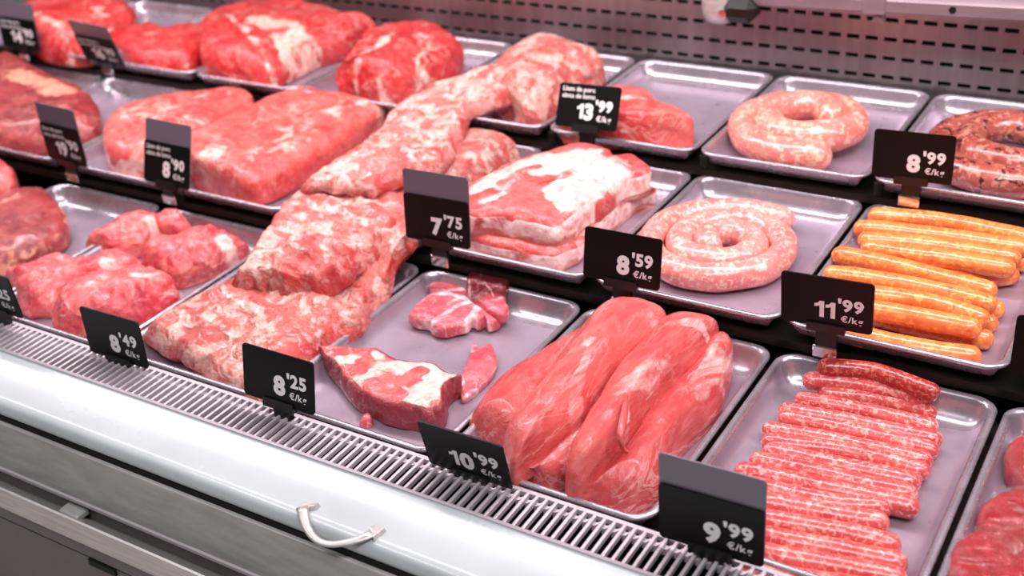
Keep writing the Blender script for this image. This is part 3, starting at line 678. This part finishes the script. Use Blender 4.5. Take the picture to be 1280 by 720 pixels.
XY = np.array([(np.array(v_.co) + orgn)[:2] / S for v_ in me.vertices])
sv = strokes_val(XY, [(c1(a), b, 1.0) for a, b in [([(300, 250), (350, 310)], .075), ([(250, 330), (420, 340)], .035), ([(310, 180), (370, 165)], .02), ([(640, 280), (690, 240), (800, 190)], .045), ([(110, 345), (160, 350)], .035)]], f1 + .29, 4.4)
vals = np.zeros(len(me.vertices), np.float32); fa.data.foreach_get('value', vals); fa.data.foreach_set('value', (vals * (1 - sv) - .4 * sv).astype(np.float32))
# spiral sausage
def spiral(name, cx, cy, z, r0, r1, turns, rt, a0, mat, lab, lift=0, squash=1.0, n=150):
    Q = []
    for i in range(n):
        t_ = i / (n - 1); a = a0 + turns * 2 * math.pi * t_; r = r0 + (r1 - r0) * t_
        r *= 1 + .03 * noise.noise(Vector((t_ * 8, cx * 5, 0)))
        Q.append(np.array([cx + r * math.cos(a), cy + r * math.sin(a) * squash, z + rt + lift * t_]))
    o = sausage2(name, Q, rt, mat, wob=.08, seg=22); return tag(o, lab, 'sausage')
q = atz(905, 306, f1 + .08)
spiral('spiral_sausage', q[0], q[1], f1, .435, .05, 2.62, .073, math.radians(58), M_SPIRAL, 'plump pale pink sausage rolled into a flat spiral in the middle row', lift=.02, n=190)
q = atz(1005, 160, f2 + .1)
spiral('coiled_sausage', q[0], q[1], f2, .395, .12, -1.95, .092, math.radians(-48), M_COIL, 'thick pale pink sausage coiled in a ring in the back row', lift=.10)
q = atz(1264, 188, f2 + .1)
spiral('speckled_sausage', q[0], q[1], f2, .43, .15, -1.8, .088, math.radians(-48), M_SPECK, 'brown black-speckled sausage coiled at the right edge of the back row', lift=.08)
# orange sausages, two layers
c2 = lambda pts: crop(pts, 960, 220, 1 / 3)
ro = .049
OL = [(0, ((330, 330), (600, 385), (945, 372))), (0, ((380, 420), (640, 455), (888, 505))), (0, ((380, 470), (640, 510), (866, 560))), (0, ((380, 520), (620, 575), (848, 622))), (0, ((290, 590), (540, 645), (806, 680))), (0, ((420, 260), (700, 300), (985, 330))),
      (1, ((372, 150), (660, 172), (1010, 245))), (1, ((322, 195), (640, 225), (985, 275))), (1, ((330, 240), (620, 262), (955, 318))), (1, ((345, 268), (640, 310), (932, 352))), (1, ((240, 292), (520, 350), (860, 440))), (1, ((210, 366), (520, 410), (856, 490))), (1, ((300, 438), (560, 470), (832, 545))), (1, ((300, 490), (540, 530), (800, 578)))]
OO = ['beneath the top layer, second from the back', 'beneath the top layer, third from the back', 'beneath the top layer, fourth from the back', 'beneath the top layer, fifth from the back', 'lying alone at the front edge of its tray', 'beneath the top layer, hindmost',
      'on top, hindmost', 'on top, second from the back', 'on top, third from the back', 'on top, fourth from the back', 'on top, fifth from the back', 'on top, sixth from the back', 'on top, seventh from the back', 'on top, nearest the 11.99 tag']
for (ly, a), lab in zip(OL, OO):
    o = saus_px('orange_sausage', c2(a), f1 + ro + ly * ro * 1.7, ro, M_ORANGE, wob=.08)
    tag(o, 'slim orange sausage ' + lab, 'sausage', 'orange sausages')
# loin, shank piece, ham
c6 = lambda pts: crop(pts, 160, 0, .1875)
o = slab('pork_loin', [(234, 205), (240, 178), (285, 152), (330, 130), (372, 112), (398, 118), (440, 126), (474, 136), (482, 148), (440, 185), (400, 213), (345, 246), (315, 256), (280, 243), (240, 225)], f1, .26, M_LOIN, spine=[(275, 200), (420, 150)], N=140, e=4.5, amp=.014, freq=5, edge=(.12, .82), fat=[([(330, 190), (400, 150), (460, 135)], .14, .34), ([(250, 195), (300, 180)], .08, .3)], dark=[])
tag(o, 'large pink block of pork loin right of the 8.90 tag', 'meat')
o = slab('pork_shank_piece', [(131, 175), (140, 150), (160, 134), (200, 124), (245, 118), (292, 112), (314, 122), (316, 138), (285, 160), (255, 180), (240, 205), (215, 216), (165, 219), (137, 210)], f1, .22, M_LOIN, spine=[(175, 180), (280, 135)], e=3.5, amp=.014, edge=(.12, .8), fat=[([(200, 135), (290, 118)], .08, .5), ([(160, 150), (220, 150)], .08, .45), ([(250, 170), (310, 140)], .05, .6)], sidefat=.5)
tag(o, 'pale pork piece behind the 8.90 tag, left of the loin', 'meat')
o = slab('cured_ham_piece', [(-22, 140), (-15, 95), (5, 66), (30, 78), (70, 100), (100, 112), (122, 135), (128, 160), (118, 178), (80, 188), (10, 194), (-15, 180)], f1, .24, M_STEAK, spine=[(25, 145), (85, 150)], e=2.6, amp=.012, edge=(.1, .75), fat=[([(-40, 100), (20, 90), (75, 115)], .13, 1.0), ([(0, 185), (60, 188)], .03, .6)], dark=[([(20, 105), (60, 128)], .02, .5)])
tag(o, 'fatty ham joint with dark cut meat at the left edge', 'meat')
# ---- ribs
c9 = lambda pts, z: [(360 + a * .41667, 40 + b * .41667, zz) for (a, b), zz in zip(pts, z)]
z2 = TIER[2][1]; z1 = TIER[1][1]
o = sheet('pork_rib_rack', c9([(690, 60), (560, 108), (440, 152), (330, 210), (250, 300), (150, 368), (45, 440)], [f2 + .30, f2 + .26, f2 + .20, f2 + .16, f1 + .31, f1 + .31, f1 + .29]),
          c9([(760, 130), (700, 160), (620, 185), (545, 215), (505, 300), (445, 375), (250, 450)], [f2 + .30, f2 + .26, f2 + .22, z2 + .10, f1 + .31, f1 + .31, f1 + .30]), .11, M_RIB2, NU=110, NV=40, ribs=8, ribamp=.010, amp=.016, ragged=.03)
tag(o, 'pale pork rib rack draped from the back row over the middle row', 'meat', 'pork rib racks')
c9p = lambda pts: crop(pts, 360, 40, .41667)
o = slab('pork_rib_end', c9p([(600, 190), (620, 130), (660, 70), (720, 30), (770, 22), (850, 45), (925, 78), (948, 120), (935, 165), (880, 195), (830, 235), (790, 262), (720, 292), (680, 262), (625, 235)]), f2, .34, M_RIB, spine=c9p([(690, 190), (830, 110)]), N=140, M=26, amp=.020, freq=7, e=2.6, edge=(.08, .75), fat=[(c9p([(700, 60), (800, 90)]), .08, .25)])
tag(o, 'lumpy end of rib meat left of the 13.99 tag', 'meat', 'pork rib racks')
o = slab('pork_rib_end', c9p([(400, 420), (430, 375), (500, 335), (560, 308), (640, 325), (692, 375), (640, 420), (570, 470), (480, 500), (420, 480)]), f1, .24, M_RIB, spine=c9p([(470, 420), (620, 370)]), amp=.02, e=2.6)
tag(o, 'pink rib meat showing behind the 7.75 tag', 'meat', 'pork rib racks')
ca = lambda pts, z: [(180 + a * .41667, 200 + b * .41667, zz) for (a, b), zz in zip(pts, z)]
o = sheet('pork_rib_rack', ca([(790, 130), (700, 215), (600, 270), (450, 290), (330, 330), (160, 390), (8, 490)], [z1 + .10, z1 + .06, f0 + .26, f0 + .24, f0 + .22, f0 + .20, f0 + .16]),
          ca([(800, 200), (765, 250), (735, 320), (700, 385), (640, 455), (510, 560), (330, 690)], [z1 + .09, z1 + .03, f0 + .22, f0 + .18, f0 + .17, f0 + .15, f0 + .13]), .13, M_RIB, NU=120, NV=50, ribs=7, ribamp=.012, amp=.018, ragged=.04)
tag(o, 'rib rack reaching down to the front vent grille', 'meat', 'pork rib racks')
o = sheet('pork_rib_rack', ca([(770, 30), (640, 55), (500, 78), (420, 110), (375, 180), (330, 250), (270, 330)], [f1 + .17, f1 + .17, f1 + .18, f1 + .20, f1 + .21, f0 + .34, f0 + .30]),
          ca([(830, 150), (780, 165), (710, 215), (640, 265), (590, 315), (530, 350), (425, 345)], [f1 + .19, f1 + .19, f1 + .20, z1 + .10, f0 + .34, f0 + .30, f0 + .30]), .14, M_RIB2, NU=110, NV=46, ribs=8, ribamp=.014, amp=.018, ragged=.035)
tag(o, 'upper rib rack lying over the front rack beside the 7.75 tag', 'meat', 'pork rib racks')
o = slab('rib_trimming', crop([(150, 630), (200, 590), (260, 555), (330, 560), (360, 640), (370, 700), (320, 714), (260, 695), (240, 640), (200, 640)], 180, 200, .41667), f0, .14, M_RIB2, spine=crop([(230, 600), (310, 660)], 180, 200, .41667), amp=.016, e=2.4)
tag(o, 'pale loose rib trimming behind the 8.25 tag', 'meat')
# ---- back row
c0 = lambda pts: crop(pts, 620, 0, .30556)
o = slab('pork_steak', c0([(265, 545), (300, 490), (400, 420), (480, 370), (560, 358), (630, 390), (665, 440), (740, 468), (792, 510), (812, 552), (790, 590), (720, 602), (620, 602), (480, 592), (350, 580)]), f2, .24, M_LOIN, spine=c0([(400, 520), (700, 540)]), e=2.6, amp=.012, edge=(.12, .7), fat=[(c0([(620, 590), (700, 560), (760, 510)]), .04, .95), (c0([(500, 400), (600, 410)]), .03, .6)])
tag(o, 'pink pork piece with a fat edge behind the 13.99 tag', 'meat')
cb = lambda pts: crop(pts, 300, 0, .30556)
o = slab('beef_lump', cb([(398, 355), (430, 300), (465, 230), (530, 152), (590, 128), (660, 112), (735, 98), (800, 125), (860, 155), (905, 205), (908, 260), (850, 325), (760, 372), (690, 405), (640, 418), (540, 398), (450, 370)]), f2, .30, M_BEEF, spine=cb([(570, 300), (740, 230)]), N=140, M=26, amp=.026, freq=6, e=3, edge=(.1, .75), fat=[(cb([(470, 240), (550, 200), (620, 150)]), .04, .7), (cb([(500, 330), (560, 270), (620, 290)]), .04, .8), (cb([(700, 130), (760, 170), (730, 240)]), .05, .5), (cb([(800, 320), (880, 260)]), .04, .7)])
tag(o, 'rough red lump of beef alone in its tray in the back row', 'meat')
o = slab('rib_roast', [(246, 62), (250, 35), (275, 14), (320, 4), (360, 3), (400, 13), (432, 24), (462, 30), (470, 44), (440, 62), (400, 74), (372, 92), (335, 109), (295, 106), (262, 96)], f2, .30, M_BEEF, spine=[(300, 70), (420, 40)], N=150, M=26, amp=.02, freq=5, e=2.8, edge=(.1, .75), fat=[([(330, 30), (380, 45), (450, 42)], .16, .9), ([(320, 25), (360, 55), (420, 50), (450, 40)], .07, 1), ([(265, 80), (300, 98), (350, 95)], .05, .95), ([(285, 20), (310, 45), (340, 70)], .03, .9), ([(380, 60), (430, 45)], .06, .9)])
tag(o, 'large marbled rib roast with white fat bands in the back row', 'meat')
o = slab('beef_block', [(148, 62), (152, 40), (185, 31), (205, 36), (250, 34), (256, 60), (242, 90), (215, 93), (170, 86)], f2, .2, M_BEEF, spine=[(180, 65), (225, 65)], amp=.018, freq=5, e=3.2, edge=(.1, .75), fat=[([(165, 45), (200, 40)], .03, .6)])
tag(o, 'small red beef block left of the rib roast', 'meat')
o = slab('beef_joint', [(25, 20), (50, -6), (90, -15), (140, -8), (166, 15), (172, 38), (150, 65), (110, 80), (60, 74), (30, 50)], f2, .32, M_BEEF, spine=[(70, 40), (130, 30)], amp=.022, freq=5, e=2.6, edge=(.1, .75), fat=[([(50, 20), (75, 30), (80, 60)], .04, .7), ([(120, 10), (150, 40)], .05, .6)])
tag(o, 'red beef joint at the top left behind the blurred tags', 'meat')
# ================================================================ price tags
TAGS = [('8', '49', 0, [-1.865, 0.007, 0.028, -0.027, 0.004, -0.058, 0.262], 0, 'in front of the red pork chunks'),
        ('8', '25', 0, [-0.807, 0.06, 0.042, -0.174, 0.032, -0.062, 0.256], 0, 'beside the front end of the ribs'),
        ('10', '99', 0, [0.213, 0.004, 0.018, 0.209, 0.014, -0.056, 0.26], 0, 'tipped forward in front of the tenderloins'),
        ('9', '99', 0, [1.27, 0.03, 0.039, 0.038, 0.01, -0.065, 0.398], 1, 'in front of the thin sausages'),
        ('6', '25', 0, [-2.766, 0.071, 0.015, 0.077, 0.013, -0.058, 0.259], 0, 'cut off by the left edge'),
        ('7', '75', 1, [-0.861, 0.204, 0.041, -0.098, -0.001, -0.053, 0.39], 1, 'in front of the pork belly'),
        ('8', '59', 1, [0.222, 0.211, 0.062, -0.16, 0.02, -0.063, 0.26], 0, 'in front of the spiral sausage'),
        ('11', '99', 1, [1.239, 0.227, 0.081, 0.12, 0.001, -0.076, 0.268], 0, 'in front of the orange sausages'),
        ('', '', 1, [2.205, 0.190, 0.04, -0.138, -0.02, -0.05, 0.265], 0, 'cut off by the right edge'),
        ('8', '90', 1, [-2.884, 0.193, -0.037, -0.309, -0.014, -0.052, 0.388], 2, 'in front of the pork loin'),
        ('19', '90', 1, [-3.778, 0.196, -0.068, -0.002, -0.013, -0.049, 0.385], 2, 'in front of the ham joint'),
        ('8', '99', 2, [1.236, 0.37, 0.091, 0.004, 0.001, -0.067, 0.266], 0, 'in front of the speckled sausage'),
        ('13', '99', 2, [-0.674, 0.38, 0.046, -0.453, -0.018, -0.056, 0.259], 3, 'in the back row by the pork piece'),
        ('16', '90', 2, [-4.85, 0.308, 0.026, 0.321, 0.077, -0.048, 0.37], 2, 'blurred in the back row before the red beef'),
        ('14', '90', 2, [-5.83, 0.327, 0.088, -0.065, 0.043, -0.051, 0.373], 2, 'blurred at the top left corner')]
def text_geo(body, size, bold):
    cu = bpy.data.curves.new('txt', 'FONT'); cu.body = body; cu.size = size; cu.offset = bold; cu.resolution_u = 3
    ob = bpy.data.objects.new('txt', cu); COL.objects.link(ob)
    me = ob.to_mesh(); v = [tuple(q.co) for q in me.vertices]; f = [tuple(p.vertices) for p in me.polygons]
    ob.to_mesh_clear(); bpy.data.objects.remove(ob); bpy.data.curves.remove(cu)
    return v, f
ONE = [(0, .46), (0, .60), (.12, .63), (.20, .74), (.36, .74), (.36, 0), (.19, 0), (.19, .52), (.10, .48)]
def text_line(body, size, bold):
    """bold figures set one by one; the figure one gets its flag"""
    V = []; F = []; x = 0
    for ch in body:
        if ch == '1':
            v = [(a * size * .95, b * size * .95, 0) for a, b in ONE]; f = [tuple(range(len(ONE)))]
        else: v, f = text_geo(ch, size, bold)
        if not v: x += size * .25; continue
        lo = min(a[0] for a in v); n = len(V)
        V += [(a - lo + x, b, c) for a, b, c in v]; F += [tuple(i + n for i in q_) for q_ in f]
        x = max(a[0] for a in V) + size * .05
    return V, F
TW = .40
for big, sup, t, q, kind, where in TAGS:
    Rt = Matrix.Rotation(q[2], 3, 'Z') @ Matrix.Rotation(q[3], 3, 'X') @ Matrix.Rotation(q[4], 3, 'Y')
    b = Vector((q[0], TIER[t][0] + q[5], q[1])); h = q[6]
    zt = TIER[t][1]
    W = lambda x, y, z: tuple(b + Rt @ Vector((x, y, z)))
    rt = root('price_tag', (b.x, b.y, min(b.z, zt) - .11), ('black price tag reading %s.%s %s' % (big, sup, where)) if big else 'black price tag with hidden price, ' + where, 'price tag', 'black price tags')
    hc = h if kind in (0, 3) else h * .66
    def plate(name, z0, z1, th, mat, yo=0, r=.018):
        pts = rrect(-TW / 2, TW / 2, z0, z1, r, 0, 4); n = len(pts)
        v = [W(x, yo, z) for x, z, _ in pts] + [W(x, yo + th, z) for x, z, _ in pts]
        f = [tuple(range(n)), tuple(range(n, 2 * n))] + [(i, (i + 1) % n, n + (i + 1) % n, n + i) for i in range(n)]
        return mk(name, v, f, mat, rt, smooth=False)
    card = plate('price_card', 0, hc, .008, M_CARD)
    if kind in (1, 2): plate('back_plate', .03, h, .006, M_STRIP, .009)
    # clip: black jaw and steel foot that grips the shelf edge
    v, f = box_vf(-.085, .085, -.010, .022, -.022, .022)
    mk('clip_jaw', [W(*p) for p in v], f, M_CLIP, rt, smooth=False)
    zlow = zt - .075
    v, f = box_vf(b.x - .045, b.x + .05, b.y + .002, b.y + .03, zlow, b.z + .0)
    mk('clip_stem', v, f, M_CLIP, rt, smooth=False)
    if t > 0 or big == '8':
        v, f = box_vf(b.x - .055, b.x + .055, b.y - .006, b.y + .008, zlow - .015, zlow + .045)
        o = mk('clip_foot', v, f, M_CHROME, rt, smooth=False); md = o.modifiers.new('bevel', 'BEVEL'); md.width = .006 * S; md.segments = 2
    if not big: continue
    H0 = .262
    def put(body, size, x_right, z, bold, name, x_left=None):
        v, f = text_line(body, size, bold)
        if not v: return 0
        xs_ = [p[0] for p in v]; dx = (x_right - max(xs_)) if x_left is None else (x_left - min(xs_))
        mk(name, [W(x + dx, -.0025, z + y) for x, y, _ in v], f, M_TEXT, card, smooth=False)
        return max(xs_) - min(xs_)
    ws = put("'" + sup, .086, .160, .108, .0035, 'price_cents')
    put('€/kg', .046, .160, .048, .0010, 'price_unit')
    put(big, .124, .160 - ws - .010, .056, .0065, 'price_number')
    if kind in (2, 3):
        put('Llom de porc', .040, 0, hc - .045, .0006, 'product_line', -.175)
        put('cinta de lomo', .040, 0, hc - .085, .0006, 'product_line', -.175)
# ---- canopy rail and its chrome knuckle at the top right
y = 3.92
rb = root('canopy_rail', (.9, y, .79), 'pinkish steel rail with a dark bolt hole and a chrome knuckle at the top right', 'rail')
def xz(x): return .800 + (x + .3) * .028
V = []; F = []; n = 12
pr = [(-.03, 0), (-.036, .01), (-.036, .075), (-.024, .092), (-.01, .14), (.03, .14), (.03, 0)]
for x in (-.28, 1.05, 3.0):
    for a, c in pr: V.append((x, y + a, xz(x) + c))
n = len(pr)
for j in range(2):
    for i in range(n): F.append((j * n + i, j * n + (i + 1) % n, (j + 1) * n + (i + 1) % n, (j + 1) * n + i))
F += [tuple(range(n)), tuple(range(2 * n, 3 * n))]
mk('rail_bar', V, F, M_RAILP, rb, True, sharp=25)
def disc(name, cx, cz, r, mat, yo, th=.01, n=20):
    v = [(cx + r * math.cos(2 * math.pi * i / n), y + yo, cz + r * math.sin(2 * math.pi * i / n)) for i in range(n)]
    v += [(a, b_ + th, c) for a, b_, c in v]
    return mk(name, v, [tuple(range(n)), tuple(range(n, 2 * n))] + [(i, (i + 1) % n, n + (i + 1) % n, n + i) for i in range(n)], mat, rb, smooth=False)
disc('bolt_hole', 1.085, xz(1.085) + .045, .021, M_BLACK, -.040)
box('joint_sleeve', (.56, .70, y - .042, y + .035, xz(.63) - .008, xz(.63) + .14), M_RAILP, rb, .006)
disc('screw', .655, xz(.65) - .035, .016, M_RAILP, -.02, .03)
box('screw_tab', (.62, .69, y - .01, y + .02, xz(.65) - .065, xz(.65)), M_RAILP, rb, .004)
# knuckle: a turned cup with a clamp screw
V = []; F = []; n = 24
kx, kz = -.36, .735
pf = [(0, -.075), (.035, -.072), (.082, -.056), (.112, -.018), (.122, .03), (.122, .075), (.116, .16), (0, .16)]
for r, z in pf:
    for i in range(n):
        a = 2 * math.pi * i / n; V.append((kx + r * math.cos(a), y + r * math.sin(a), kz + z))
for j in range(len(pf) - 1):
    for i in range(n): F.append((j * n + i, j * n + (i + 1) % n, (j + 1) * n + (i + 1) % n, (j + 1) * n + i))
mk('knuckle_cup', V, F, M_RAIL, rb, True, merge=1e-5, sharp=50)
disc('clamp_screw', kx + .07, kz + .035, .026, M_CHROME, -.145, .03)
mk('knuckle_arm', *(lambda v, f: (v, f))(*box_vf(kx + .04, kx + .27, y - .125, y + .05, kz - .035, kz + .12)), M_CLIP, rb, smooth=False).modifiers.new('bevel', 'BEVEL').width = .05 * S
# black rubber pegs between the trays of the back row
for k in (-1, 0, 1):
    v, f = tube([Vector((k + .055, TIER[2][0] + .02, TIER[2][1] - .085)), Vector((k + .055, TIER[2][0] + .02, TIER[2][1] - .018))], [.026, .026], 14)
    mk('tray_peg', v, f, M_BLACK, counter, sharp=40)
